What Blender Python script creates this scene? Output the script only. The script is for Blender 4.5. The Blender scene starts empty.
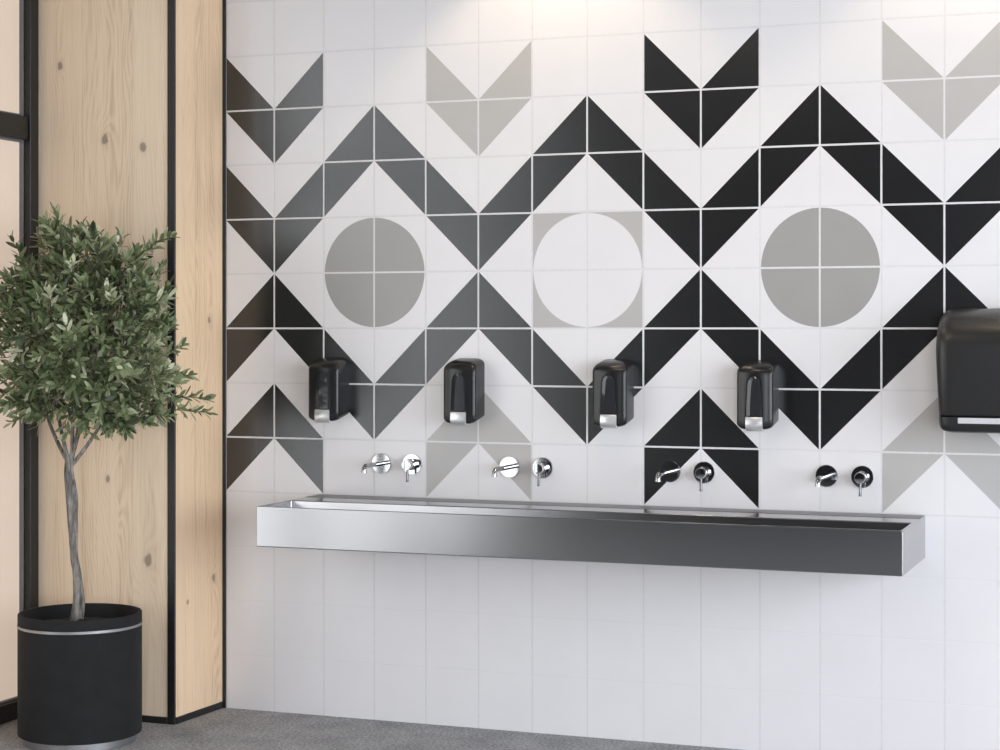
import bpy, bmesh, math, random
from mathutils import Vector, Matrix

random.seed(11)
SC = bpy.context.scene
COL = SC.collection
PI = math.pi

# ------------------------------------------------------------------ helpers
def link(o, parent=None):
    COL.objects.link(o)
    if parent is not None:
        o.parent = parent
    return o

def mesh_obj(name, bm, mats, parent=None, smooth=None):
    """smooth: None = flat, angle in degrees = smooth with sharp edges above it"""
    bmesh.ops.recalc_face_normals(bm, faces=bm.faces[:])
    if smooth is not None:
        lim = math.radians(smooth)
        for f in bm.faces:
            f.smooth = True
        for e in bm.edges:
            if len(e.link_faces) == 2 and e.calc_face_angle(0) > lim:
                e.smooth = False
    me = bpy.data.meshes.new(name)
    bm.to_mesh(me)
    bm.free()
    for m in (mats if isinstance(mats, (list, tuple)) else [mats]):
        me.materials.append(m)
    o = bpy.data.objects.new(name, me)
    return link(o, parent)

def empty(name, loc, label, cat, group=None):
    o = bpy.data.objects.new(name, None)
    o.empty_display_size = 0.05
    o.location = loc
    link(o)
    o['label'] = label
    o['category'] = cat
    if group:
        o['group'] = group
    return o

def struct(o):
    o['kind'] = 'structure'
    return o

def box(bm, x0, x1, y0, y1, z0, z1, bev=0.0, seg=2, mi=0):
    v = [bm.verts.new((x, y, z)) for z in (z0, z1) for (x, y) in ((x0, y0), (x1, y0), (x1, y1), (x0, y1))]
    fs = [bm.faces.new([v[i] for i in q]) for q in
          ((0, 3, 2, 1), (4, 5, 6, 7), (0, 1, 5, 4), (1, 2, 6, 5), (2, 3, 7, 6), (3, 0, 4, 7))]
    for f in fs:
        f.material_index = mi
    if bev > 0:
        es = set(e for f in fs for e in f.edges)
        r = bmesh.ops.bevel(bm, geom=list(es), offset=bev, segments=seg, affect='EDGES', profile=0.5)
        for f in r['faces']:
            f.material_index = mi

def frame_of(t):
    t = t.normalized()
    a = Vector((0, 0, 1)) if abs(t.z) < 0.9 else Vector((1, 0, 0))
    u = t.cross(a).normalized()
    return u, t.cross(u).normalized()

def tube(bm, pts, rads, n=16, cap=True, wob=None):
    pts = [Vector(p) for p in pts]
    if not isinstance(rads, (list, tuple)):
        rads = [rads] * len(pts)
    rings = []
    u = None
    for i, p in enumerate(pts):
        t = (pts[min(i + 1, len(pts) - 1)] - pts[max(i - 1, 0)]).normalized()
        if u is None:
            u, w = frame_of(t)
        else:
            u = (u - t * u.dot(t)).normalized()
            w = t.cross(u)
        ring = []
        for k in range(n):
            a = 2 * PI * k / n
            r = rads[i] * (1 if wob is None else wob(i, a))
            ring.append(bm.verts.new(p + (u * math.cos(a) + w * math.sin(a)) * r))
        rings.append(ring)
    for A, B in zip(rings, rings[1:]):
        for k in range(n):
            bm.faces.new((A[k], A[(k + 1) % n], B[(k + 1) % n], B[k]))
    if cap:
        bm.faces.new(rings[0][::-1])
        bm.faces.new(rings[-1])

def lathe(bm, prof, n=64, axis='Z', origin=(0, 0, 0), close=True):
    """prof: list of (radius, height); axis Z or -Y"""
    O = Vector(origin)
    rings = []
    for r, h in prof:
        if r < 1e-6:
            p = Vector((0, 0, h)) if axis == 'Z' else Vector((0, -h, 0))
            rings.append([bm.verts.new(O + p)])
            continue
        ring = []
        for k in range(n):
            a = 2 * PI * k / n
            if axis == 'Z':
                p = Vector((r * math.cos(a), r * math.sin(a), h))
            else:
                p = Vector((r * math.cos(a), -h, r * math.sin(a)))
            ring.append(bm.verts.new(O + p))
        rings.append(ring)
    for A, B in zip(rings, rings[1:]):
        for k in range(n):
            k2 = (k + 1) % n
            if len(A) == 1 and len(B) == 1:
                break
            if len(A) == 1:
                bm.faces.new((A[0], B[k2], B[k]))
            elif len(B) == 1:
                bm.faces.new((A[k], A[k2], B[0]))
            else:
                bm.faces.new((A[k], A[k2], B[k2], B[k]))

# ---------------------------------------------------------------- materials
def new_mat(name):
    m = bpy.data.materials.new(name)
    m.use_nodes = True
    nt = m.node_tree
    b = nt.nodes['Principled BSDF']
    return m, nt, b

def N(nt, kind, **kw):
    n = nt.nodes.new(kind)
    for k, v in kw.items():
        if k.startswith('i_'):
            key = k[2:].replace('_', ' ')
            n.inputs[int(key) if key.isdigit() else key].default_value = v
        else:
            setattr(n, k, v)
    return n

def mathn(nt, op, a, b=None, c=None):
    n = nt.nodes.new('ShaderNodeMath')
    n.operation = op
    for i, v in enumerate((a, b, c)):
        if v is None:
            continue
        if isinstance(v, (int, float)):
            n.inputs[i].default_value = v
        else:
            nt.links.new(v, n.inputs[i])
    return n.outputs[0]

def ramp(nt, fac, stops):
    r = nt.nodes.new('ShaderNodeValToRGB')
    el = r.color_ramp.elements
    while len(el) < len(stops):
        el.new(0.5)
    for e, (p, c) in zip(el, stops):
        e.position = p
        e.color = (c[0], c[1], c[2], 1)
    nt.links.new(fac, r.inputs[0])
    return r.outputs[0]

def objco(nt):
    return nt.nodes.new('ShaderNodeTexCoord').outputs['Object']

def noise(nt, co, scale, detail=3, rough=0.5, vec_scale=None):
    if vec_scale is not None:
        mp = nt.nodes.new('ShaderNodeMapping')
        mp.inputs['Scale'].default_value = vec_scale
        nt.links.new(co, mp.inputs[0])
        co = mp.outputs[0]
    n = N(nt, 'ShaderNodeTexNoise', i_Scale=scale, i_Detail=detail, i_Roughness=rough)
    nt.links.new(co, n.inputs['Vector'])
    return n.outputs[0]

def plain(name, col, rough=0.5, metal=0.0, var=0.06, scale=30, bump=0.0, ior=1.5, coat=0.0, aniso=0.0):
    m, nt, b = new_mat(name)
    co = objco(nt)
    f = noise(nt, co, scale, 3)
    lo = [c * (1 - var) for c in col]
    hi = [min(1, c * (1 + var)) for c in col]
    nt.links.new(ramp(nt, f, [(0.3, lo), (0.7, hi)]), b.inputs['Base Color'])
    b.inputs['Roughness'].default_value = rough
    b.inputs['Metallic'].default_value = metal
    b.inputs['IOR'].default_value = ior
    b.inputs['Coat Weight'].default_value = coat
    b.inputs['Anisotropic'].default_value = aniso
    if bump:
        bp = N(nt, 'ShaderNodeBump', i_Strength=bump, i_Distance=0.002)
        nt.links.new(f, bp.inputs['Height'])
        nt.links.new(bp.outputs[0], b.inputs['Normal'])
    return m

M = {}
M['tile_white'] = plain('tile_white', (0.825, 0.805, 0.805), 0.30, var=0.012, scale=6)
M['tile_black'] = plain('tile_black', (0.0085, 0.0085, 0.009), 0.24, var=0.1, scale=12, ior=1.8)
M['tile_grey'] = plain('tile_grey', (0.37, 0.36, 0.345), 0.34, var=0.02, scale=8)
M['tile_light_grey'] = plain('tile_light_grey', (0.505, 0.487, 0.467), 0.34, var=0.02, scale=8)
M['grout'] = plain('grout', (0.752, 0.737, 0.737), 0.9, var=0.04, scale=60)
M['black_metal'] = plain('black_metal', (0.012, 0.012, 0.012), 0.42, var=0.1, scale=40)
M['grey_metal'] = plain('grey_metal', (0.16, 0.16, 0.165), 0.45, var=0.05, scale=40)
M['ceiling'] = plain('ceiling', (0.22, 0.22, 0.22), 0.9, var=0.02, scale=5)
M['dark_wall'] = plain('dark_wall', (0.035, 0.033, 0.032), 0.8, var=0.1, scale=5)
M['right_wall'] = plain('right_wall', (0.6, 0.59, 0.57), 0.8, var=0.03, scale=5)
M['chrome'] = plain('chrome', (0.66, 0.66, 0.67), 0.07, 1.0, var=0.01, scale=10)
M['dispenser_black'] = plain('dispenser_black', (0.012, 0.012, 0.012), 0.27, var=0.1, scale=300, bump=0.03)
M['sight_glass'] = plain('sight_glass', (0.03, 0.03, 0.035), 0.06, var=0.1, scale=20, ior=1.6)
M['button_silver'] = plain('button_silver', (0.80, 0.80, 0.80), 0.33, 0.7, var=0.02, scale=30)
M['towel_plastic'] = plain('towel_plastic', (0.016, 0.0155, 0.015), 0.36, var=0.08, scale=300, bump=0.03)
M['towel_lip'] = plain('towel_lip', (0.015, 0.015, 0.015), 0.4, var=0.08, scale=300)
M['tear_bar'] = plain('tear_bar', (0.60, 0.59, 0.60), 0.35, var=0.02, scale=30)
M['shade_grey'] = plain('shade_grey', (0.14, 0.14, 0.145), 0.35, var=0.05, scale=40)
M['chrome_pipe'] = plain('chrome_pipe', (0.42, 0.42, 0.43), 0.10, 1.0, var=0.01, scale=10)
M['lever'] = plain('lever', (0.16, 0.16, 0.165), 0.15, 1.0, var=0.01, scale=10)
M['pot_black'] = plain('pot_black', (0.0065, 0.007, 0.0075), 0.85, var=0.3, scale=18, bump=0.25)
M['pot_steel'] = plain('pot_steel', (0.36, 0.36, 0.37), 0.4, 0.9, var=0.05, scale=30)
M['soil'] = plain('soil', (0.02, 0.017, 0.014), 0.95, var=0.5, scale=90, bump=0.8)

def steel_mat():
    m, nt, b = new_mat('brushed_steel')
    co = objco(nt)
    f = noise(nt, co, 1.0, 4, 0.6, vec_scale=(2.5, 300, 900))
    nt.links.new(ramp(nt, f, [(0.3, (0.365, 0.365, 0.37)), (0.7, (0.39, 0.39, 0.395))]), b.inputs['Base Color'])
    nt.links.new(ramp(nt, f, [(0.3, (0.18,) * 3), (0.7, (0.22,) * 3)]), b.inputs['Roughness'])
    b.inputs['Metallic'].default_value = 1.0
    bp = N(nt, 'ShaderNodeBump', i_Strength=0.01, i_Distance=0.0003)
    nt.links.new(f, bp.inputs['Height'])
    nt.links.new(bp.outputs[0], b.inputs['Normal'])
    return m
M['steel'] = steel_mat()

def floor_mat():
    m, nt, b = new_mat('grey_speckled_floor')
    co = objco(nt)
    f1 = noise(nt, co, 95, 4, 0.7)
    f2 = noise(nt, co, 7, 3)
    f = mathn(nt, 'ADD', f1, mathn(nt, 'MULTIPLY', mathn(nt, 'SUBTRACT', f2, 0.5), 0.25))
    nt.links.new(ramp(nt, f, [(0.28, (0.14, 0.14, 0.143)), (0.5, (0.34, 0.34, 0.345)), (0.62, (0.50, 0.50, 0.51)), (0.74, (0.70, 0.70, 0.71))]),
                 b.inputs['Base Color'])
    b.inputs['Roughness'].default_value = 0.9
    bp = N(nt, 'ShaderNodeBump', i_Strength=0.4, i_Distance=0.003)
    nt.links.new(f1, bp.inputs['Height'])
    nt.links.new(bp.outputs[0], b.inputs['Normal'])
    return m
M['floor'] = floor_mat()

def oak_mat(name, hcomp, knots, seams, light, mid, dark):
    """oak boards: hcomp = coordinate across the boards (X or Y), grain runs along Z"""
    m, nt, b = new_mat(name)
    co = objco(nt)
    sp = nt.nodes.new('ShaderNodeSeparateXYZ')
    nt.links.new(co, sp.inputs[0])
    h = sp.outputs[hcomp]
    z = sp.outputs['Z']
    # board index gives an offset, so that the figure changes from board to board
    idx = None
    for s in seams:
        g = mathn(nt, 'GREATER_THAN', h, s)
        idx = g if idx is None else mathn(nt, 'ADD', idx, g)
    # knots: the rings bend round them
    push = None
    spot = None
    kw = mathn(nt, 'SUBTRACT', noise(nt, co, 45.0, 3, 0.6), 0.5)
    kw2 = mathn(nt, 'SUBTRACT', noise(nt, co, 38.0, 2, 0.6, vec_scale=(1.3, 1.1, 0.9)), 0.5)
    for kh, kz, r in knots:
        dh = mathn(nt, 'SUBTRACT', h, kh)
        dz = mathn(nt, 'MULTIPLY', mathn(nt, 'SUBTRACT', z, kz), 0.55)
        d2 = mathn(nt, 'ADD', mathn(nt, 'MULTIPLY', dh, dh), mathn(nt, 'MULTIPLY', dz, dz))
        g = mathn(nt, 'DIVIDE', r * r * 6, mathn(nt, 'ADD', d2, r * r * 6))
        pu = mathn(nt, 'MULTIPLY', g, r * 3.2)
        push = pu if push is None else mathn(nt, 'ADD', push, pu)
        k2 = mathn(nt, 'ADD', mathn(nt, 'MULTIPLY', dh, dh), mathn(nt, 'MULTIPLY', mathn(nt, 'MULTIPLY', dz, dz), 1.6))
        dk = mathn(nt, 'ADD', dh, mathn(nt, 'MULTIPLY', kw, r * 0.8))
        dl = mathn(nt, 'ADD', dz, mathn(nt, 'MULTIPLY', kw2, r * 0.8))
        k2 = mathn(nt, 'ADD', mathn(nt, 'MULTIPLY', dk, dk), mathn(nt, 'MULTIPLY', mathn(nt, 'MULTIPLY', dl, dl), 1.6))
        sgn = mathn(nt, 'SUBTRACT', 1.0, mathn(nt, 'DIVIDE', mathn(nt, 'SQRT', k2), r))
        sgn = mathn(nt, 'MAXIMUM', sgn, 0.0)
        halo = mathn(nt, 'MULTIPLY', mathn(nt, 'POWER', mathn(nt, 'DIVIDE', r * r, mathn(nt, 'ADD', k2, r * r)), 2.0), 0.35)
        sgn = mathn(nt, 'ADD', sgn, halo)
        spot = sgn if spot is None else mathn(nt, 'MAXIMUM', spot, sgn)
    big = noise(nt, co, 1.0, 2, 0.5, vec_scale=(4.5, 4.5, 0.9))
    u = mathn(nt, 'ADD', h, mathn(nt, 'MULTIPLY', big, 0.36))
    if idx is not None:
        u = mathn(nt, 'ADD', u, mathn(nt, 'MULTIPLY', idx, 0.137))
    if push is not None:
        u = mathn(nt, 'ADD', u, push)
    wob = noise(nt, co, 1.0, 3, 0.6, vec_scale=(34, 34, 3.5))
    u2 = mathn(nt, 'ADD', u, mathn(nt, 'MULTIPLY', wob, 0.022))
    ring = mathn(nt, 'ADD', mathn(nt, 'MULTIPLY', mathn(nt, 'SINE', mathn(nt, 'MULTIPLY', u2, 430.0)), 0.5), 0.5)
    fibre = noise(nt, co, 1.0, 4, 0.65, vec_scale=(260, 260, 5))
    streak = noise(nt, co, 1.0, 3, 0.6, vec_scale=(30, 30, 1.1))
    f = mathn(nt, 'ADD', mathn(nt, 'MULTIPLY', ring, 0.13), mathn(nt, 'MULTIPLY', fibre, 0.50))
    f = mathn(nt, 'ADD', f, mathn(nt, 'MULTIPLY', streak, 0.55))
    if idx is not None:
        f = mathn(nt, 'ADD', f, mathn(nt, 'MULTIPLY', mathn(nt, 'FRACT', mathn(nt, 'MULTIPLY', mathn(nt, 'ADD', idx, 0.7), 0.618)), 0.12))
    c = ramp(nt, f, [(0.36, dark), (0.58, mid), (0.80, light)])
    if spot is not None:
        mx = nt.nodes.new('ShaderNodeMix')
        mx.data_type = 'RGBA'
        nt.links.new(mathn(nt, 'MINIMUM', mathn(nt, 'MULTIPLY', spot, 1.2), 0.7), mx.inputs['Factor'])
        nt.links.new(c, mx.inputs[6])
        mx.inputs[7].default_value = (0.17, 0.12, 0.085, 1)
        c = mx.outputs[2]
    nt.links.new(c, b.inputs['Base Color'])
    b.inputs['Roughness'].default_value = 0.5
    bp = N(nt, 'ShaderNodeBump', i_Strength=0.12, i_Distance=0.002)
    nt.links.new(fibre, bp.inputs['Height'])
    nt.links.new(bp.outputs[0], b.inputs['Normal'])
    return m

SEAMS = [-0.408, -0.200]
M['oak_front'] = oak_mat('oak_front', 'X',
    [(-0.501, 2.351, 0.012), (-0.312, 2.076, 0.016), (-0.155, 2.045, 0.015), (-0.135, 0.577, 0.019), (-0.300, 0.86, 0.010)],
    SEAMS, (0.89, 0.735, 0.545), (0.83, 0.665, 0.48), (0.62, 0.465, 0.315))
M['oak_side'] = oak_mat('oak_side', 'Y',
    [(-0.096, 1.430, 0.011), (-0.240, 0.422, 0.008), (-0.067, 0.486, 0.012)],
    [-0.19], (0.89, 0.675, 0.455), (0.84, 0.62, 0.405), (0.62, 0.43, 0.26))  # same oak made warmer than the front: the light is put into its colour

def blind_mat():
    m, nt, b = new_mat('backlit_frosted_pane')
    co = objco(nt)
    f = noise(nt, co, 2.0, 2)
    c = ramp(nt, f, [(0.3, (0.80, 0.635, 0.51)), (0.7, (0.86, 0.69, 0.56))])
    b.inputs['Base Color'].default_value = (0.30, 0.26, 0.22, 1)
    b.inputs['Roughness'].default_value = 0.6
    nt.links.new(c, b.inputs['Emission Color'])
    b.inputs['Emission Strength'].default_value = PANE
    return m
PANE = 0.66
SKY_L, SKY_R, SPOT_W, FILL_W = 3.8, 11.0, 17, 10
M['pane'] = blind_mat()

def glass_mat():
    m, nt, b = new_mat('clear_glass')
    nt.nodes.remove(b)
    t = N(nt, 'ShaderNodeBsdfTransparent')
    t.inputs[0].default_value = (0.94, 0.96, 0.96, 1)
    g = N(nt, 'ShaderNodeBsdfGlossy', i_Roughness=0.02)
    mx = nt.nodes.new('ShaderNodeMixShader')
    mx.inputs[0].default_value = 0.04
    nt.links.new(t.outputs[0], mx.inputs[1])
    nt.links.new(g.outputs[0], mx.inputs[2])
    nt.links.new(mx.outputs[0], nt.nodes['Material Output'].inputs['Surface'])
    return m
M['glass'] = glass_mat()

def bark_mat():
    m, nt, b = new_mat('grey_bark')
    co = objco(nt)
    f = noise(nt, co, 1.0, 5, 0.65, vec_scale=(75, 75, 11))
    nt.links.new(ramp(nt, f, [(0.32, (0.05, 0.043, 0.037)), (0.5, (0.20, 0.18, 0.16)), (0.68, (0.42, 0.39, 0.355))]), b.inputs['Base Color'])
    b.inputs['Roughness'].default_value = 0.9
    bp = N(nt, 'ShaderNodeBump', i_Strength=0.9, i_Distance=0.006)
    nt.links.new(f, bp.inputs['Height'])
    nt.links.new(bp.outputs[0], b.inputs['Normal'])
    return m
M['bark'] = bark_mat()

def leaf_mat():
    m, nt, b = new_mat('olive_leaf')
    a = N(nt, 'ShaderNodeAttribute', attribute_name='leaf_tone')
    c = ramp(nt, a.outputs['Fac'], [(0.0, (0.045, 0.065, 0.03)), (0.45, (0.185, 0.235, 0.11)), (0.75, (0.36, 0.41, 0.23)), (1.0, (0.72, 0.73, 0.52))])
    nt.links.new(c, b.inputs['Base Color'])
    b.inputs['Roughness'].default_value = 0.36
    tr = N(nt, 'ShaderNodeBsdfTranslucent')
    nt.links.new(c, tr.inputs[0])
    mx = N(nt, 'ShaderNodeMixShader', i_Fac=0.12)
    nt.links.new(b.outputs[0], mx.inputs[1])
    nt.links.new(tr.outputs[0], mx.inputs[2])
    nt.links.new(mx.outputs[0], nt.nodes['Material Output'].inputs['Surface'])
    return m
M['leaf'] = leaf_mat()
M['twig'] = plain('twig', (0.10, 0.08, 0.06), 0.8, var=0.3, scale=60)

# ------------------------------------------------------------ room dimensions
RX0, RX1, RY0, RY1, RH = -0.60, 6.2, -9.5, 0.0, 3.05
PX, PY = -0.019, -0.322          # oak pillar: side face and front face
T = 0.2                          # tile

# floor and ceiling
bm = bmesh.new()
box(bm, RX0 - 0.3, RX1 + 0.2, RY0 - 0.2, 0.2, -0.12, 0.0)
struct(mesh_obj('floor', bm, M['floor']))
bm = bmesh.new()
box(bm, RX0 - 0.3, RX1 + 0.2, RY0 - 0.2, 0.2, RH, RH + 0.12)
struct(mesh_obj('ceiling', bm, M['ceiling']))

# ------------------------------------------------------- tiled wall (one mesh)
WHITE, BLACK, GREY, LIGHT, GROUT = 0, 1, 2, 3, 4
G2 = 0.0032                       # half grout joint
BV = 0.0006                       # tile edge bevel
def tri_of(i, j):
    """which half of tile (col i, row j from the top line) is coloured: (corner name, colour)"""
    k = (i - 1) % 4               # 0,1 | 2,3 : right of valley, before peak, after peak, before valley
    # zigzag: valleys at columns 1,5,9.. peaks at 3,7,11..
    if j in (0, 1, 6, 7):
        motif = None
        if k in (3, 0):           # tiles either side of a valley line
            c = (i + 1) // 4 if k == 3 else i // 4
            motif = LIGHT if c % 2 == 1 else BLACK
        if k == 3 and motif is not None:
            return ({0: 'BL', 1: 'TR', 6: 'BR', 7: 'TL'}[j], motif)
        if k == 0 and motif is not None:
            return ({0: 'BR', 1: 'TL', 6: 'BL', 7: 'TR'}[j], motif)
        if j == 1:
            return ({1: 'BR', 2: 'BL'}[k], BLACK)
        if j == 6:
            return ({1: 'TR', 2: 'TL'}[k], BLACK)
        return None
    if j == 2:
        return ({1: 'TL', 2: 'TR', 3: 'BL', 0: 'BR'}[k], BLACK)
    if j == 5:
        return ({1: 'BL', 2: 'BR', 3: 'TL', 0: 'TR'}[k], BLACK)
    if j == 3:
        return {3: ('TR', BLACK), 0: ('TL', BLACK)}.get(k)
    if j == 4:
        return {3: ('BR', BLACK), 0: ('BL', BLACK)}.get(k)
    return None

bm = bmesh.new()
box(bm, -0.3, RX1 + 0.2, 0.0004, 0.2, -0.1, RH + 0.1, mi=GROUT)

def tile(i, j):
    x0, x1 = i * T + G2, (i + 1) * T - G2
    zt, zb = (12 - j) * T - (G2 if j < 9 else 0.0007), (11 - j) * T + (G2 if j < 8 else 0.0007)
    zt = min(zt, RH)
    def ring(ins, y):
        return [bm.verts.new(p) for p in ((x0 + ins, y, zb + ins), (x1 - ins, y, zb + ins), (x1 - ins, y, zt - ins), (x0 + ins, y, zt - ins))]
    o, n = ring(0, 0.0004), ring(0.0, BV * 0.3)
    f = ring(BV, 0.0)             # BL BR TR TL
    k = (i - 1) % 4
    pat = tri_of(i, j)
    cor = {'BL': 0, 'BR': 1, 'TR': 2, 'TL': 3}
    edge_mat = [WHITE] * 4        # bottom, right, top, left
    if pat:
        c = cor[pat[0]]
        a, p, q, r = f[c], f[(c + 1) % 4], f[(c + 2) % 4], f[(c + 3) % 4]
        t1 = bm.faces.new((a, p, r)); t1.material_index = pat[1]
        bm.faces.new((p, q, r)).material_index = WHITE
        edge_mat[c] = pat[1]
        edge_mat[(c + 3) % 4] = pat[1]
    elif j in (3, 4) and k in (1, 2):
        # quarter of a circle centred on the tile corner shared by the four tiles
        peak = (i + 1) if k == 1 else i
        inverse = ((peak - 3) // 4) % 2 == 1
        c = cor[{(3, 1): 'BR', (3, 2): 'BL', (4, 1): 'TR', (4, 2): 'TL'}[(j, k)]]
        inside, outside = (WHITE, LIGHT) if inverse else (GREY, WHITE)
        ctr = Vector((peak * T, 0, 8 * T))
        R = T - 0.0045
        a, p, q, r = f[c], f[(c + 1) % 4], f[(c + 2) % 4], f[(c + 3) % 4]
        # arc from the a-p edge to the a-r edge
        sx = 1 if k == 2 else -1
        sz = 1 if j == 3 else -1
        lo = G2 + BV
        t0, t1 = math.asin(lo / R), PI / 2 - math.asin(lo / R)
        arc = [bm.verts.new((ctr.x + sx * R * math.cos(t0 + (t1 - t0) * s / 28), 0, ctr.z + sz * R * math.sin(t0 + (t1 - t0) * s / 28))) for s in range(29)]
        ap_h = abs((p.co - a.co).x) > 1e-6      # edge a-p horizontal?
        seq = arc if ap_h else arc[::-1]        # starts on edge a-p
        bm.faces.new([a] + seq).material_index = inside
        half = len(seq) // 2
        for s in range(len(seq) - 1):
            # fan the outside part to the far corner, with the two near corners
            bm.faces.new((seq[s], q, seq[s + 1])).material_index = outside
        bm.faces.new((seq[0], p, q)).material_index = outside
        bm.faces.new((seq[-1], q, r)).material_index = outside
        edge_mat[c] = inside
        edge_mat[(c + 3) % 4] = inside
        edge_mat[(c + 1) % 4] = outside
        edge_mat[(c + 2) % 4] = outside
    else:
        bm.faces.new(f).material_index = WHITE
    for e in range(4):
        e2 = (e + 1) % 4
        for A, B in ((o, n), (n, f)):
            bm.faces.new((A[e], A[e2], B[e2], B[e])).material_index = edge_mat[e]
for i in range(0, 31):
    for j in range(-4, 12):
        tile(i, j)
me_wall = mesh_obj('wall_back', bm, [M['tile_white'], M['tile_black'], M['tile_grey'], M['tile_light_grey'], M['grout']])
struct(me_wall)

# --------------------------------------------------------------- oak pillar
bm = bmesh.new()
def board(bm, x0, x1, y0, y1, z0, z1, mi):
    box(bm, x0, x1, y0, y1, z0, z1, 0.0012, 1, mi)
edges = [RX0] + SEAMS + [-0.040]
for a, b_ in zip(edges, edges[1:]):
    board(bm, a + 0.0004, b_ - 0.0004, PY, PY + 0.03, 0.0, RH, 0)
def side_x(y):                   # the cladding of the side leans out a little towards the tiles
    return -0.025 + 0.014 * (y - PY) / -PY
for ya, yb in ((PY + 0.006, -0.1904), (-0.1896, -0.001)):
    q = [(side_x(ya) - 0.03, ya), (side_x(ya), ya), (side_x(yb), yb), (side_x(yb) - 0.03, yb)]
    lo = [bm.verts.new((x, y, 0.0)) for x, y in q]
    hi = [bm.verts.new((x, y, RH)) for x, y in q]
    fs = [bm.faces.new((lo[k], lo[(k + 1) % 4], hi[(k + 1) % 4], hi[k])) for k in range(4)] + [bm.faces.new(lo[::-1]), bm.faces.new(hi)]
    for f in fs:
        f.material_index = 1
struct(mesh_obj('wall_pillar', bm, [M['oak_front'], M['oak_side']]))
# black metal edges and skirting
bm = bmesh.new()
box(bm, -0.053, -0.0245, PY - 0.005, PY + 0.006, 0.0, RH, 0.001, 1)
struct(mesh_obj('trim_1', bm, M['black_metal']))
bm = bmesh.new()
box(bm, -0.014, 0.0015, -0.006, 0.003, 0.0, RH, 0.001, 1)
struct(mesh_obj('trim_2', bm, M['black_metal']))
bm = bmesh.new()
box(bm, RX0, -0.054, PY - 0.005, PY + 0.01, 0.0, 0.024, 0.001, 1)
struct(mesh_obj('baseboard_front', bm, M['black_metal']))
bm = bmesh.new()
q = [(-0.03, PY + 0.006), (side_x(PY) + 0.003, PY + 0.006), (side_x(-0.006) + 0.003, -0.006), (-0.03, -0.006)]
lo = [bm.verts.new((x, y, 0.0)) for x, y in q]
hi = [bm.verts.new((x, y, 0.024)) for x, y in q]
for k in range(4):
    bm.faces.new((lo[k], lo[(k + 1) % 4], hi[(k + 1) % 4], hi[k]))
bm.faces.new(lo[::-1]); bm.faces.new(hi)
struct(mesh_obj('baseboard_side', bm, M['black_metal']))

# -------------------------------------------------------- window wall on the left
def window_bay(name, y0, y1, mat, first=False):
    """black steel frame between y0 (near the pillar) and y1 (towards the camera)"""
    bm = bmesh.new()
    d0, d1 = RX0 - 0.075, RX0 - 0.001
    box(bm, d0, d1 + (0.008 if first else 0.0), y0 - (0.062 if first else 0.066), y0, 0.0, RH, 0.002, 1)
    box(bm, d0, d1, y1, y1 + 0.03, 0.0, RH, 0.002, 1)
    for z0, z1 in ((0.0, 0.064), (2.081, 2.166), (RH - 0.1, RH)):
        box(bm, d0, d1, y1 + 0.03, y0 - (0.062 if first else 0.066), z0, z1, 0.002, 1)
    fr = struct(mesh_obj(name, bm, M['black_metal']))
    for z0, z1 in ((0.064, 2.081), (2.166, RH - 0.1)):
        bm = bmesh.new()
        w = 0.008
        ya, yb = y1 + 0.03, y0 - (0.062 if first else 0.066)
        for q in ((yb - w, yb, z0, z1), (ya, ya + w, z0, z1)):
            box(bm, RX0 - 0.036, RX0 - 0.020, q[0], q[1], q[2], q[3], 0.001, 1)
        for q in ((z0, z0 + w), (z1 - w, z1)):
            box(bm, RX0 - 0.036, RX0 - 0.020, ya + w, yb - w, q[0], q[1], 0.001, 1)
        mesh_obj('glazing_bead', bm, M['grey_metal'], fr)
        bm = bmesh.new()
        box(bm, RX0 - 0.046, RX0 - 0.036, ya, yb, z0, z1)
        mesh_obj('pane', bm, mat, fr)
    return fr
BAYS = [(PY + 0.012, -1.50, 'pane'), (-1.50, -2.80, 'glass'), (-2.80, -4.10, 'glass'), (-4.10, -5.40, 'glass')]
for n, (a, b_, m) in enumerate(BAYS):
    window_bay('window_%d' % (n + 1), a, b_, M[m], n == 0)
bm = bmesh.new()
box(bm, RX0 - 0.15, RX0, RY0, -5.40, 0.0, RH)
box(bm, RX0 - 0.15, RX0, PY + 0.012, 0.0, 0.0, RH)
struct(mesh_obj('wall_left', bm, M['dark_wall']))
bm = bmesh.new()
FX0, FX1 = 4.0, 6.1  # unseen opening behind the camera, added to let in frontal light
box(bm, RX0 - 0.15, FX0, RY0 - 0.15, RY0, 0.0, RH)
box(bm, FX1, RX1 + 0.15, RY0 - 0.15, RY0, 0.0, RH)
box(bm, FX0, FX1, RY0 - 0.15, RY0, RH - 0.1, RH)
struct(mesh_obj('wall_front', bm, M['dark_wall']))
# right wall with a window opening
WR = (-6.0, -1.0, 0.05, 2.8)
bm = bmesh.new()
box(bm, RX1, RX1 + 0.15, WR[1], 0.0, 0.0, RH)
box(bm, RX1, RX1 + 0.15, RY0, WR[0], 0.0, RH)
box(bm, RX1, RX1 + 0.15, WR[0], WR[1], 0.0, WR[2])
box(bm, RX1, RX1 + 0.15, WR[0], WR[1], WR[3], RH)
struct(mesh_obj('wall_right', bm, M['right_wall']))
bm = bmesh.new()
for k in range(5):
    y = WR[0] + (WR[1] - WR[0] - 0.05) * k / 4
    box(bm, RX1 + 0.02, RX1 + 0.08, y, y + 0.05, WR[2], WR[3])
for z in (WR[2], WR[3] - 0.05):
    box(bm, RX1 + 0.02, RX1 + 0.08, WR[0], WR[1], z, z + 0.05)
fr = struct(mesh_obj('window_5', bm, M['black_metal']))
bm = bmesh.new()
box(bm, RX1 + 0.045, RX1 + 0.055, WR[0], WR[1], WR[2], WR[3])
mesh_obj('pane', bm, M['glass'], fr)

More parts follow.
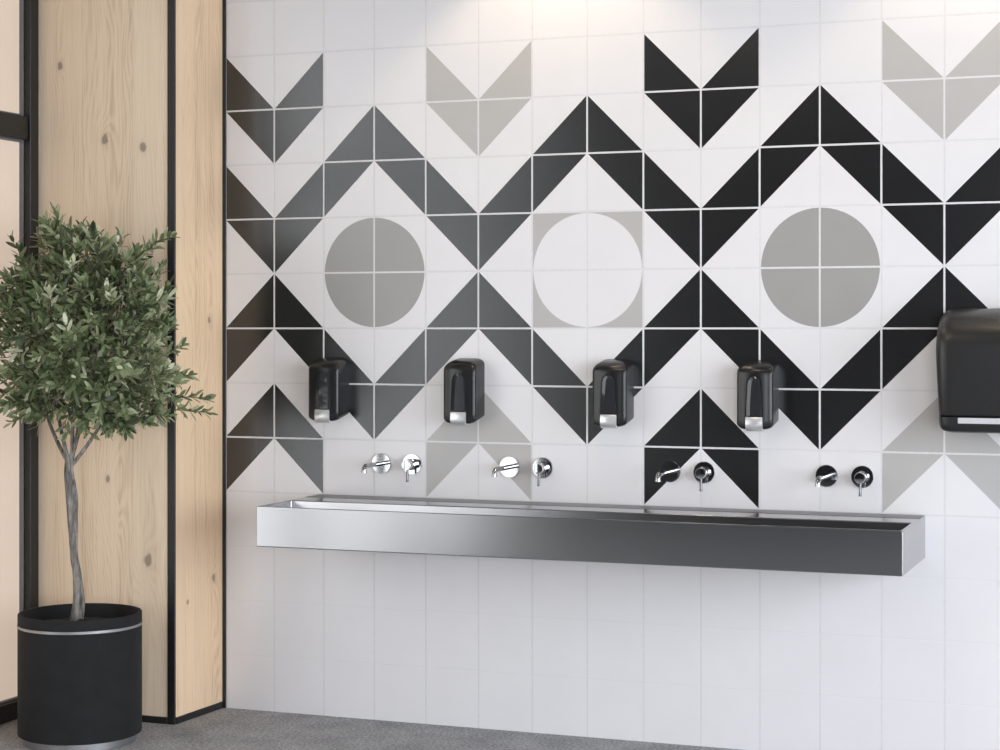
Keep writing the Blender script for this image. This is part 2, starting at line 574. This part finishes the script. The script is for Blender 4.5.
# ------------------------------------------------------------- steel wash trough
tr = empty('wall_mounted_trough', (1.452, 0, 0.663), 'long brushed stainless steel trough basin mounted on the tiled wall under the taps', 'sink')
X0, X1, YF, YB, ZT, ZB = 0.381 - 1.452, 2.540 - 1.452, -0.48, 0.0, 0.799 - 0.663, 0.0
W = 0.009
YL = -0.235                      # front edge of the tap ledge
bm = bmesh.new()
def ringz(x0, x1, y0, y1, z):
    return [bm.verts.new(p) for p in ((x0, y0, z), (x1, y0, z), (x1, y1, z), (x0, y1, z))]
ob = ringz(X0, X1, YF, YB, ZB)
ot = ringz(X0, X1, YF, YB, ZT)
it = ringz(X0 + W, X1 - W, YF + W, YL, ZT)
ib = ringz(X0 + W + 0.004, X1 - W - 0.004, YF + W + 0.004, YL - 0.020, ZB + 0.012)
for A, B in ((ob, ot), (ot, it), (it, ib)):
    for k in range(4):
        bm.faces.new((A[k], A[(k + 1) % 4], B[(k + 1) % 4], B[k]))
bm.faces.new(ob[::-1]); bm.faces.new(ib)
bmesh.ops.bevel(bm, geom=[e for e in bm.edges], offset=0.0032, segments=3, affect='EDGES', profile=0.5)
mesh_obj('trough_body', bm, M['steel'], tr)
# grey strip added at the back: shade against the tiles put into colour
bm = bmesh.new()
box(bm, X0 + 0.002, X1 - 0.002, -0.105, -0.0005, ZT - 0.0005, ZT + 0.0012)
mesh_obj('back_shade_strip', bm, M['shade_grey'], tr)

# ------------------------------------------------------------------ taps
SP_X = [0.632, 1.119, 1.6954, 2.2237]
MX_X = [0.7504, 1.2413, 1.813, 2.3402]
TZ = 0.9184
SP_L = ['curved chrome wall spout, leftmost of the four, beside the first mixer tap',
        'curved chrome wall spout over light grey tile, second from the left',
        'dark reflecting chrome wall spout against the black tile triangle, third from the left',
        'dark reflecting chrome wall spout on plain white tile, rightmost of the four']
MX_L = ['bright chrome mixer tap with hanging pin lever, leftmost of the four',
        'chrome mixer tap with pin lever, right of the second spout',
        'dark chrome mixer tap with pin lever under the apex of the black arrow',
        'dark chrome mixer tap with pin lever, rightmost on the wall']
ROS = [(0, 0), (0.036, 0.0), (0.0365, 0.001), (0.0365, 0.009), (0.0355, 0.0105), (0.0, 0.0108)]
def make_spout():
    r = empty('wall_mounted_spout', (0, 0, TZ), SP_L[0], 'tap', 'wall spouts above the trough')
    bm = bmesh.new()
    lathe(bm, ROS, 48, 'Y')
    mesh_obj('rosette', bm, M['chrome'], r, smooth=30)
    bm = bmesh.new()
    pts = [(0, -0.0102, 0), (0, -0.06, 0), (0, -0.138, 0)]
    for k in range(1, 9):
        a = (PI / 2 * 0.93) * k / 8
        pts.append((0, -0.138 - 0.017 * math.sin(a), -0.017 * (1 - math.cos(a))))
    e = Vector(pts[-1])
    a = PI / 2 * 0.93
    pts.append(tuple(e + Vector((0, -math.cos(a), -math.sin(a))) * 0.003))
    tube(bm, pts, 0.0085, 20)
    mesh_obj('spout_pipe', bm, M['chrome_pipe'], r, smooth=50)
    bm = bmesh.new()
    e2 = Vector(pts[-1])
    dv = Vector((0, -math.cos(a), -math.sin(a)))
    tube(bm, [e2 - dv * 0.001, e2 + dv * 0.0055], 0.0098, 20)
    mesh_obj('aerator', bm, M['chrome_pipe'], r, smooth=50)
    return r
def make_mixer():
    r = empty('wall_mounted_mixer', (0, 0, TZ), MX_L[0], 'tap', 'mixer taps above the trough')
    bm = bmesh.new()
    lathe(bm, ROS, 48, 'Y')
    mesh_obj('rosette', bm, M['chrome'], r, smooth=30)
    bm = bmesh.new()
    lathe(bm, [(0, 0.0102), (0.0205, 0.0102), (0.0205, 0.026), (0.0192, 0.0275), (0.0192, 0.0285)], 40, 'Y')
    lathe(bm, [(0.0192, 0.0285), (0.0178, 0.03), (0.0178, 0.057), (0.0165, 0.0595), (0.0, 0.0605)], 40, 'Y')
    bmesh.ops.remove_doubles(bm, verts=bm.verts[:], dist=1e-5)
    mesh_obj('mixer_body', bm, M['chrome'], r, smooth=30)
    bm = bmesh.new()
    tube(bm, [(0, -0.047, -0.0165), (0, -0.0472, -0.035), (0, -0.048, -0.052), (0, -0.0495, -0.060)], [0.0042, 0.0042, 0.0044, 0.005], 14)
    mesh_obj('lever', bm, M['lever'], r, smooth=50)
    return r

def dup(root, loc, label):
    r = root.copy()
    COL.objects.link(r)
    r.location = loc
    r['label'] = label
    for ch in list(root.children):
        c = ch.copy()
        COL.objects.link(c)
        c.parent = r
        for g in list(ch.children):
            d = g.copy()
            COL.objects.link(d)
            d.parent = c
    return r

sp = make_spout(); sp.location = (SP_X[0], 0, TZ)
mxr = make_mixer(); mxr.location = (MX_X[0], 0, TZ)
for k in range(1, 4):
    dup(sp, (SP_X[k], 0, TZ), SP_L[k])
    dup(mxr, (MX_X[k], 0, TZ), MX_L[k])

# ---------------------------------------------------------- soap dispensers
DX = [0.441, 0.963, 1.506, 2.003]
DZ = 1.068
D_L = ['black wall soap dispenser, leftmost, above the first spout',
       'black wall soap dispenser over the light grey tile arrow, second from the left',
       'black wall soap dispenser, third from the left, on the black zigzag before the black arrow',
       'black wall soap dispenser, rightmost of the four, nearest the paper towel dispenser']
HW, DD, HH = 0.0605, 0.098, 0.229
def fy(x):                       # front surface depth across the width
    return -(DD - 0.0065 * (x / HW) ** 2)
def make_dispenser():
    r = empty('soap_dispenser', (0, 0, DZ), D_L[0], 'soap dispenser', 'black soap dispensers on the tiled wall')
    bm = bmesh.new()
    def section(ins):
        w, rc = HW - ins, 0.013
        d = DD - 0.0065 - ins
        pts = [(-w, 0.0)]
        for k in range(9):
            a = PI - PI / 2 * k / 8
            pts.append((-w + rc + rc * math.cos(a), -(d - rc) - rc * math.sin(a)))
        for k in range(1, 12):
            t = -1 + 2 * k / 12
            pts.append(((w - rc) * t, -d - 0.0065 * (1 - t * t)))
        for k in range(9):
            a = PI / 2 - PI / 2 * k / 8
            pts.append((w - rc + rc * math.cos(a), -(d - rc) - rc * math.sin(a)))
        pts.append((w, 0.0))
        return pts
    rows = [(0.0, 0.012), (0.008, 0.006), (0.022, 0.002), (0.05, 0.0)] + [(0.05 + 0.86 * k / 8, 0.0) for k in range(1, 9)] + [(0.945, 0.0015), (0.97, 0.005), (0.988, 0.011), (0.997, 0.019), (1.0, 0.030)]
    rings = []
    for u, ins in rows:
        ring = []
        for x, y in section(ins):
            f = min(1.0, -y / DD)
            xb = abs(x) / HW
            zb = 0.022 * (1 - f) ** 1.9 + 0.012 * xb ** 4 * f
            zt = HH - 0.026 * f ** 2.2 - 0.006 * xb ** 2
            ring.append(bm.verts.new((x, y, zb + (zt - zb) * u)))
        rings.append(ring)
    n = len(rings[0])
    for A, B in zip(rings, rings[1:]):
        for k in range(n):
            bm.faces.new((A[k], A[(k + 1) % n], B[(k + 1) % n], B[k]))
    bm.faces.new(rings[0][::-1]); bm.faces.new(rings[-1])
    mesh_obj('dispenser_cover', bm, M['dispenser_black'], r, smooth=42)
    # arched sight window: raised rim and a faceted pane
    def arch(wb, wt, z0, z1, n=14):
        pts = [(-wb, z0), (wb, z0)]
        zc = z1 - wt * 1.25
        for k in range(5):
            t = k / 4
            pts.append((wb + (wt - wb) * t, z0 + (zc - z0) * (0.35 + 0.65 * t)))
        for k in range(1, n):
            a = PI * k / n
            pts.append((wt * math.cos(a), zc + wt * 1.25 * math.sin(a)))
        for k in range(5):
            t = 1 - k / 4
            pts.append((-(wb + (wt - wb) * t), z0 + (zc - z0) * (0.35 + 0.65 * t)))
        return pts
    bm = bmesh.new()
    o = arch(0.0305, 0.0265, 0.041, 0.181)
    i_ = arch(0.0275, 0.0235, 0.046, 0.177)
    def put(pts, dy):
        return [bm.verts.new((x, fy(x) + dy, z)) for x, z in pts]
    A, B, C_, D_ = put(o, 0.001), put(o, -0.0022), put(i_, -0.0022), put(i_, 0.001)
    for P, Q in ((A, B), (B, C_), (C_, D_), (D_, A)):
        for k in range(len(P)):
            bm.faces.new((P[k], P[(k + 1) % len(P)], Q[(k + 1) % len(P)], Q[k]))
    mesh_obj('window_rim', bm, M['dispenser_black'], r, smooth=30)
    bm = bmesh.new()
    outer = arch(0.0275, 0.0235, 0.046, 0.177)
    inner = arch(0.0185, 0.0135, 0.047, 0.168)
    A = [bm.verts.new((x, fy(x) + 0.0006, z)) for x, z in outer]
    B = [bm.verts.new((x + 0.006, -DD - 0.0034, z)) for x, z in inner]
    for k in range(len(A)):
        bm.faces.new((A[k], A[(k + 1) % len(A)], B[(k + 1) % len(A)], B[k]))
    bm.faces.new(B)
    mesh_obj('sight_window', bm, M['sight_glass'], r, smooth=12)
    # push button wrapping under the front edge
    bm = bmesh.new()
    prof = [(-DD + 0.004, 0.0425), (-DD - 0.0035, 0.0425), (-DD - 0.0055, 0.040), (-DD - 0.0075, 0.022), (-DD - 0.0065, 0.008), (-DD - 0.001, 0.0),
            (-DD + 0.012, -0.004), (-DD + 0.030, -0.0035), (-DD + 0.034, 0.004)]
    rings = []
    for x, ins in ((-0.0285, 0.003), (-0.0275, 0.0), (-0.014, 0), (0, 0), (0.014, 0), (0.0275, 0), (0.0285, 0.003)):
        cy_, cz_ = -DD + 0.012, 0.018
        ring = []
        for y, z in prof:
            v = Vector((y - cy_, z - cz_))
            v *= (1 - ins / 0.02)
            ring.append(bm.verts.new((x, cy_ + v.x + 0.0035 * (x / 0.0285) ** 2, cz_ + v.y)))
        rings.append(ring)
    n = len(prof)
    for P, Q in zip(rings, rings[1:]):
        for k in range(n):
            bm.faces.new((P[k], P[(k + 1) % n], Q[(k + 1) % n], Q[k]))
    bm.faces.new(rings[0]); bm.faces.new(rings[-1])
    mesh_obj('push_button', bm, M['button_silver'], r, smooth=35)
    return r
dsp = make_dispenser(); dsp.location = (DX[0], 0, DZ)
for k in range(1, 4):
    dup(dsp, (DX[k], 0, DZ), D_L[k])

# ------------------------------------------------------ paper towel dispenser
tw = empty('wall_mounted_towel_dispenser', (2.795, 0, 1.078), 'large dark plastic paper towel dispenser cut by the right edge of the picture', 'towel dispenser')
TWH = 0.197
def towel_profile(ins, z0, lean):
    H = 0.385
    pts = [(0.0, z0), (-0.196, z0)]
    pts += [(-0.203, z0 + 0.006)]
    for k in range(9):
        t = k / 8
        pts.append((-0.205 - lean * math.sin(t * PI * 0.55), z0 + 0.014 + (0.265 - z0 - 0.014) * t))
    y0 = pts[-1][0]
    for k in range(1, 13):
        a = PI / 2 * k / 12
        pts.append((y0 + (-y0 - 0.02) * (1 - math.cos(a)) * 0.93, 0.265 + (H - 0.265) * math.sin(a)))
    pts.append((0.0, H))
    c = (-0.09, z0)
    return [(c[0] + (y - c[0]) * (1 - ins / 0.12) if y < -1e-6 else 0.0, c[1] + (z - c[1]) * (1 - ins / 0.30)) for y, z in pts]
def loft_x(bm, prof_fn, xs):
    rings = []
    for x, ins in xs:
        rings.append([bm.verts.new((x * (1 - 0.045 * max(0.0, 0.25 - z) / 0.25), y, z)) for y, z in prof_fn(ins)])
    n = len(rings[0])
    for P, Q in zip(rings, rings[1:]):
        for k in range(n):
            bm.faces.new((P[k], P[(k + 1) % n], Q[(k + 1) % n], Q[k]))
    bm.faces.new(rings[0]); bm.faces.new(rings[-1])
xs = [(-TWH, 0.036), (-TWH + 0.001, 0.028), (-TWH + 0.004, 0.0195), (-TWH + 0.009, 0.0125), (-TWH + 0.017, 0.0065), (-TWH + 0.028, 0.0025), (-TWH + 0.042, 0.0005), (-TWH + 0.055, 0.0)]
xs = xs + [(-x, i) for x, i in xs[::-1]]
bm = bmesh.new()
loft_x(bm, lambda ins: towel_profile(ins, 0.048, 0.022), xs)
mesh_obj('front_cover', bm, M['towel_plastic'], tw, smooth=30)
# lower housing with the paper slot
def low_profile(ins):
    pts = [(0, 0.004), (-0.188, 0.0), (-0.199, 0.004), (-0.205, 0.012), (-0.207, 0.0275), (-0.2075, 0.0475), (0, 0.0475)]
    c = (-0.09, 0.0475)
    return [(c[0] + (y - c[0]) * (1 - ins / 0.12) if y < -1e-6 else 0.0, c[1] + (z - c[1]) * (1 - ins / 0.07)) for y, z in pts]
bm = bmesh.new()
loft_x(bm, low_profile, xs)
lh = mesh_obj('lower_housing', bm, M['towel_lip'], tw, smooth=30)
bm = bmesh.new()
box(bm, -0.1050, -0.1035, -0.2080, -0.2, 0.006, 0.0285)
mesh_obj('seam', bm, M['black_metal'], lh)
bm = bmesh.new()
pts = [(-0.133, 0.0275), (0.133, 0.0275), (0.133, 0.0475), (-0.138, 0.0475)]
box(bm, -0.128, 0.128, -0.2105, -0.2, 0.029, 0.0468, 0.0015, 2)
mesh_obj('tear_bar', bm, M['tear_bar'], tw)

# ------------------------------------------------------------- potted tree
PCX, PCY = -0.195, -0.658
tree = empty('potted_tree', (PCX, PCY, 0), 'bushy round green topiary tree in a black cylindrical planter by the oak pillar', 'potted plant')
R = 0.2065
bm = bmesh.new()
lathe(bm, [(0, 0.028), (R - 0.006, 0.028), (R - 0.001, 0.031), (R, 0.036), (R, 0.391), (R - 0.002, 0.392), (R - 0.002, 0.402), (R, 0.403), (R, 0.434), (R - 0.002, 0.437), (R - 0.009, 0.437),
           (R - 0.011, 0.434), (R - 0.012, 0.36), (0, 0.36)], 96)
pot = mesh_obj('planter', bm, M['pot_black'], tree, smooth=35)
bm = bmesh.new()
lathe(bm, [(R - 0.0018, 0.3925), (R + 0.0016, 0.3928), (R + 0.0016, 0.4015), (R - 0.0018, 0.4018)], 96)
mesh_obj('silver_band', bm, M['pot_steel'], pot, smooth=35)
bm = bmesh.new()
lathe(bm, [(0, 0.0), (R - 0.02, 0.0), (R - 0.018, 0.002), (R - 0.018, 0.0275), (0, 0.0275)], 96)
mesh_obj('foot_ring', bm, M['pot_steel'], pot, smooth=35)
bm = bmesh.new()
NR = 14
prev = [bm.verts.new((0, 0, 0.415))]
rs = []
for k in range(1, NR + 1):
    rr = (R - 0.0125) * k / NR
    rs.append([bm.verts.new((rr * math.cos(2 * PI * a / 48), rr * math.sin(2 * PI * a / 48), 0.408 - 0.02 * (k / NR) + random.uniform(-0.004, 0.004))) for a in range(48)])
for a in range(48):
    bm.faces.new((prev[0], rs[0][a], rs[0][(a + 1) % 48]))
for P, Q in zip(rs, rs[1:]):
    for a in range(48):
        bm.faces.new((P[a], Q[a], Q[(a + 1) % 48], P[(a + 1) % 48]))
mesh_obj('soil', bm, M['soil'], tree, smooth=60)

# trunk: two stems twisted round each other, then forks (coordinates relative to the planter)
bm = bmesh.new()
def trunk_axis(t):
    z = 0.395 + t * 0.575
    return Vector((-0.018 + 0.004 * math.sin(t * 5.0) - 0.022 * t ** 1.6 + 0.006 * math.sin(t * 11), 0.01 * math.sin(t * 7), z))
for s in (0, 1):
    pts, rad = [], []
    for k in range(41):
        t = k / 40
        a = s * PI + t * 4.6 + 0.6
        off = 0.0070 + 0.003 * math.sin(t * 9 + s)
        pts.append(trunk_axis(t) + Vector((math.cos(a), math.sin(a), 0)) * off)
        rad.append((0.0130 - 0.0028 * t) * (1 + 0.10 * math.sin(t * 23 + s * 2)) * (1.0 + 0.12 * max(0, 0.08 - t) / 0.08))
    ph = random.uniform(0, 6)
    tube(bm, pts, rad, 14, True, lambda i, a, ph=ph: 1 + 0.12 * math.sin(3 * a + ph + i * 0.25) + 0.06 * math.sin(7 * a + i * 0.6))
mesh_obj('trunk', bm, M['bark'], tree, smooth=80)

CC = Vector((0.048, 0.0, 1.405))          # crown centre, relative to the planter
CR = Vector((0.36, 0.275, 0.42))
OUT = [(-.14, 1.785), (0.0, 1.755), (.10, 1.725), (.24, 1.675), (.30, 1.58), (.325, 1.40), (.33, 1.25), (.31, 1.10), (.2, 1.045), (.05, 1.035), (-.1, 1.05), (-.24, 1.09), (-.285, 1.25), (-.30, 1.45), (-.22, 1.69)]
def inside(p):
    x, z, c = p.x * 0.936 + p.y * 0.352, p.z, False
    for (ax, az), (bx, bz) in zip(OUT, OUT[1:] + OUT[:1]):
        if (az > z) != (bz > z) and x < (bx - ax) * (z - az) / (bz - az) + ax:
            c = not c
    return c
top = trunk_axis(1.0)
bm = bmesh.new()
branches = []
def branch(p0, p1, r0, r1, bend):
    pts = []
    mid = (p0 + p1) * 0.5 + bend
    for k in range(11):
        t = k / 10
        pts.append(p0 * (1 - t) ** 2 + mid * 2 * t * (1 - t) + p1 * t * t)
    tube(bm, pts, [r0 + (r1 - r0) * k / 10 for k in range(11)], 8)
    branches.append(pts)
starts = [Vector((-0.17, 0.0, 1.22)), Vector((-0.10, -0.05, 1.35)), Vector((0.02, 0.06, 1.38)), Vector((0.09, -0.06, 1.30)), Vector((0.17, 0.03, 1.25)), Vector((0.0, -0.02, 1.50))]
for k, e in enumerate(starts):
    st = top + Vector(((-0.006, 0.008)[k % 2], 0, -0.02 - 0.035 * (k % 3)))
    branch(st, e, 0.0078, 0.0040, Vector((e.x * 0.1, 0, -0.03)))
for pts in list(branches):
    for q in range(5):
        p0 = Vector(pts[random.randint(4, 10)])
        d = Vector((random.gauss(0, 1), random.gauss(0, 1), random.gauss(0.25, 1))).normalized()
        p1 = CC + Vector((d.x * CR.x, d.y * CR.y, d.z * CR.z)) * 0.78
        branch(p0, p1, 0.004, 0.0018, Vector((0, 0, 0.03)))
mesh_obj('branches', bm, M['bark'], tree, smooth=80)

# foliage: leafy twigs all over the crown
lv, lf, ltone = [], [], []
tb = bmesh.new()
def leaf(p, d, nrm, L, wd, tone):
    d = d.normalized()
    s = d.cross(nrm)
    if s.length < 1e-4:
        s = d.orthogonal()
    s.normalize()
    n = s.cross(d).normalized()
    base = len(lv)
    curl = random.uniform(-0.10, 0.22) * L
    for t, w, dn in ((0.0, 0.06, 0), (0.28, 0.80, 0.06), (0.58, 1.0, 0.10), (0.84, 0.62, 0.06)):
        c = p + d * (L * t) - n * (curl * t * t)
        lv.append(c + s * (wd * w * 0.5) + n * (wd * dn))
        lv.append(c - n * (wd * 0.05 * (w > 0.1)))
        lv.append(c - s * (wd * w * 0.5) + n * (wd * dn))
    lv.append(p + d * L - n * curl)
    fs = []
    for q in range(3):
        a = base + q * 3
        fs += [(a, a + 1, a + 4, a + 3), (a + 1, a + 2, a + 5, a + 4)]
    a = base + 9
    fs += [(a, a + 1, a + 3), (a + 1, a + 2, a + 3)]
    lf.extend(fs)
    ltone.extend([tone] * len(fs))

def twig(p0, d, length, nl, size, tone0):
    d = d.normalized()
    pts = []
    side = d.orthogonal().normalized()
    droop = random.uniform(-0.02, 0.03)
    for k in range(5):
        t = k / 4
        pts.append(p0 + d * (length * t) + side * (0.012 * math.sin(t * 3)) - Vector((0, 0, droop * t * t)))
    tube(tb, pts, [0.0016, 0.0014, 0.0012, 0.001, 0.0007], 5)
    ang = random.uniform(0, 6.28)
    for k in range(nl):
        t = 0.12 + 0.88 * k / (nl - 1)
        i = min(3, int(t * 4))
        p = pts[i].lerp(pts[i + 1], t * 4 - i)
        ang += 2.39
        u, w = frame_of(d)
        out = u * math.cos(ang) + w * math.sin(ang)
        spread = 0.95 - 0.55 * t
        ld = d * (1 - spread * 0.55) + out * spread + Vector((0, 0, 0.12))
        nr = (d * 0.6 - out * 0.3 + Vector((random.gauss(0, .35), random.gauss(0, .35), random.gauss(0.45, .35))))
        leaf(p, ld, nr, size * random.uniform(0.72, 1.15) * (1.0 - 0.22 * t), size * random.uniform(0.22, 0.30), min(1, max(0, tone0 + random.gauss(0, 0.22))))

def crown_r(d):
    """lumpy outline"""
    return (1.0 + 0.07 * math.sin(d.x * 5 + 1.0) * math.cos(d.z * 4) + 0.06 * math.sin(d.z * 7 + d.y * 4) + 0.05 * math.cos(d.x * 9 - d.y * 6))
cnt = 0
while cnt < 600:
    d = Vector((random.gauss(0, 1), random.gauss(0, 1), random.gauss(0, 1))).normalized()
    if d.z < -0.92:
        continue
    rr = random.uniform(0.25, 0.90) if cnt % 2 else random.uniform(0.70, 0.90)
    rr *= crown_r(d)
    p = CC + Vector((d.x * CR.x, d.y * CR.y, d.z * CR.z)) * rr
    dr = d + Vector((random.gauss(0, 0.35), random.gauss(0, 0.35), 0.30 + random.gauss(0, 0.3)))
    ln = random.uniform(0.06, 0.10)
    # keep clear of the oak pillar and the window
    e = p + dr.normalized() * (ln + 0.03)
    if e.y + PCY > PY - 0.035 or p.y + PCY > PY - 0.06 or e.x + PCX < RX0 + 0.04 or not inside(p + dr.normalized() * (ln + 0.02)):
        continue
    twig(p, dr, ln, random.randint(9, 13), random.uniform(0.047, 0.063), random.gauss(0.45, 0.16))
    cnt += 1
# stray shoots seen in the outline
for (a, b_, n_) in (((0.30, -0.05, 1.22), (0.475, -0.06, 1.19), 3), ((0.29, 0.0, 1.14), (0.455, -0.03, 1.12), 2), ((0.31, -0.03, 1.29), (0.48, -0.03, 1.35), 2), ((0.18, -0.04, 1.19), (0.33, -0.05, 1.20), 3), ((0.18, 0.0, 1.14), (0.32, -0.03, 1.14), 3), ((0.21, 0.0, 1.63), (0.335, 0.0, 1.70), 2),
                  ((-0.10, 0.0, 1.68), (-0.13, 0.0, 1.765), 2), ((0.02, 0.0, 1.70), (0.03, 0, 1.78), 1), ((0.27, 0, 1.43), (0.33, 0, 1.46), 1)):
    a, b_ = Vector(a), Vector(b_)
    for q in range(n_):
        o = Vector((random.gauss(0, .015), random.gauss(0, .03), random.gauss(0, .02)))
        twig(a + o, b_ - a + o, (b_ - a).length * random.uniform(0.8, 1.0), 21, 0.050, 0.5)
nleaf = len(lf)
tb.verts.index_update()
b0 = len(lv)
lv.extend(v.co.copy() for v in tb.verts)
lf.extend(tuple(b0 + v.index for v in f.verts) for f in tb.faces)
tb.free()
ltone.extend([0.5] * (len(lf) - nleaf))
me = bpy.data.meshes.new('foliage')
me.from_pydata([tuple(v) for v in lv], [], lf)
at = me.attributes.new('leaf_tone', 'FLOAT', 'FACE')
at.data.foreach_set('value', ltone)
me.materials.append(M['leaf'])
me.materials.append(M['twig'])
me.polygons.foreach_set('material_index', [0] * nleaf + [1] * (len(lf) - nleaf))
me.polygons.foreach_set('use_smooth', [True] * len(me.polygons))
link(bpy.data.objects.new('foliage', me), tree)

# ------------------------------------------------------------------ lighting
w = bpy.data.worlds.new('sky')
SC.world = w
w.use_nodes = True
wn = w.node_tree
bg = wn.nodes['Background']
tc = wn.nodes.new('ShaderNodeTexCoord')
sx = wn.nodes.new('ShaderNodeSeparateXYZ')
wn.links.new(tc.outputs['Generated'], sx.inputs[0])
cr = wn.nodes.new('ShaderNodeValToRGB')
el = cr.color_ramp.elements
el[0].position, el[0].color = 0.42, (0.75, 0.75, 0.75, 1)
el[1].position, el[1].color = 0.56, (1.0, 1.0, 1.0, 1)
mp = mathn(wn, 'ADD', mathn(wn, 'MULTIPLY', sx.outputs['Z'], 0.5), 0.5)
wn.links.new(mp, cr.inputs[0])
tint = wn.nodes.new('ShaderNodeValToRGB')
tint.color_ramp.elements[0].color = (1.0, 0.975, 0.98, 1)
tint.color_ramp.elements[1].color = (0.885, 0.91, 1.0, 1)
mulc = N(wn, 'ShaderNodeMix', data_type='RGBA', blend_type='MULTIPLY')
mulc.inputs['Factor'].default_value = 1.0
wn.links.new(cr.outputs[0], mulc.inputs[6])
wn.links.new(tint.outputs[0], mulc.inputs[7])
wn.links.new(mulc.outputs[2], bg.inputs[0])
# hazy sky, made far brighter right and behind the camera, as added fill
dt = mathn(wn, 'ADD', mathn(wn, 'MULTIPLY', sx.outputs['X'], 0.9), mathn(wn, 'MULTIPLY', sx.outputs['Y'], -0.3))
mr = N(wn, 'ShaderNodeMapRange', i_1=-0.05, i_2=0.55, i_3=SKY_L, i_4=SKY_R)
wn.links.new(dt, mr.inputs[0])
wn.links.new(mathn(wn, 'ADD', mathn(wn, 'MULTIPLY', dt, 1.2), 0.3), tint.inputs[0])
wn.links.new(mr.outputs[0], bg.inputs[1])

def portal(loc, rot, sx_, sy_):
    l = bpy.data.lights.new('window_portal', 'AREA')
    l.shape = 'RECTANGLE'
    l.size, l.size_y = sx_, sy_
    l.cycles.is_portal = True
    o = bpy.data.objects.new('window_portal', l)
    o.location = loc
    o.rotation_euler = rot
    link(o)
portal((RX0 - 0.12, -3.45, 1.5), (0, math.radians(-90), 0), 3.0, 3.95)
portal((RX1 + 0.12, -3.5, 1.43), (0, math.radians(90), 0), 2.75, 5.0)
portal(((FX0 + FX1) / 2, RY0 - 0.12, 1.48), (math.radians(90), 0, 0), FX1 - FX0, 2.95)  # portal of the added opening behind the camera

def downlight(x, y, power):
    l = bpy.data.lights.new('ceiling_downlight', 'SPOT')
    l.energy = power
    l.color = (1.0, 0.80, 0.56)
    l.spot_size = math.radians(100)
    l.spot_blend = 0.35
    l.shadow_soft_size = 0.04
    o = bpy.data.objects.new('ceiling_downlight', l)
    o.location = (x, y, RH - 0.03)
    link(o)
for x in (1.30, 2.78, 4.26):
    downlight(x, -0.32, SPOT_W)

def fill_lamp(x, y, power, size=1.1, col=(1.0, 0.93, 0.84)):
    l = bpy.data.lights.new('fill_lamp', 'AREA')
    l.shape = 'SQUARE'
    l.size = size
    l.energy = power
    l.color = col
    o = bpy.data.objects.new('fill_lamp', l)
    o.location = (x, y, RH - 0.02)
    link(o)
fill_lamp(1.7, -1.7, FILL_W, 0.6, (1.0, 0.86, 0.70))  # unseen warm fill, added to brighten the upper wall

# ------------------------------------------------------------------ camera
cam = bpy.data.cameras.new('camera')
co = bpy.data.objects.new('camera', cam)
link(co)
cam.sensor_fit = 'HORIZONTAL'
cam.sensor_width = 36.0
cam.lens = 36.0 * 1863.55 / 1000.0
cam.shift_y = -(375.0 - 328.0) / 1000.0
cam.clip_start = 0.05
co.location = (3.3707, -6.0794, 1.4013)
co.rotation_euler = (PI / 2, 0, math.radians(20.637))
SC.camera = co

SC.view_settings.view_transform = 'Standard'
SC.view_settings.look = 'None'
SC.view_settings.gamma = 1.0
SC.view_settings.use_curve_mapping = False
SC.view_settings.exposure = -0.10
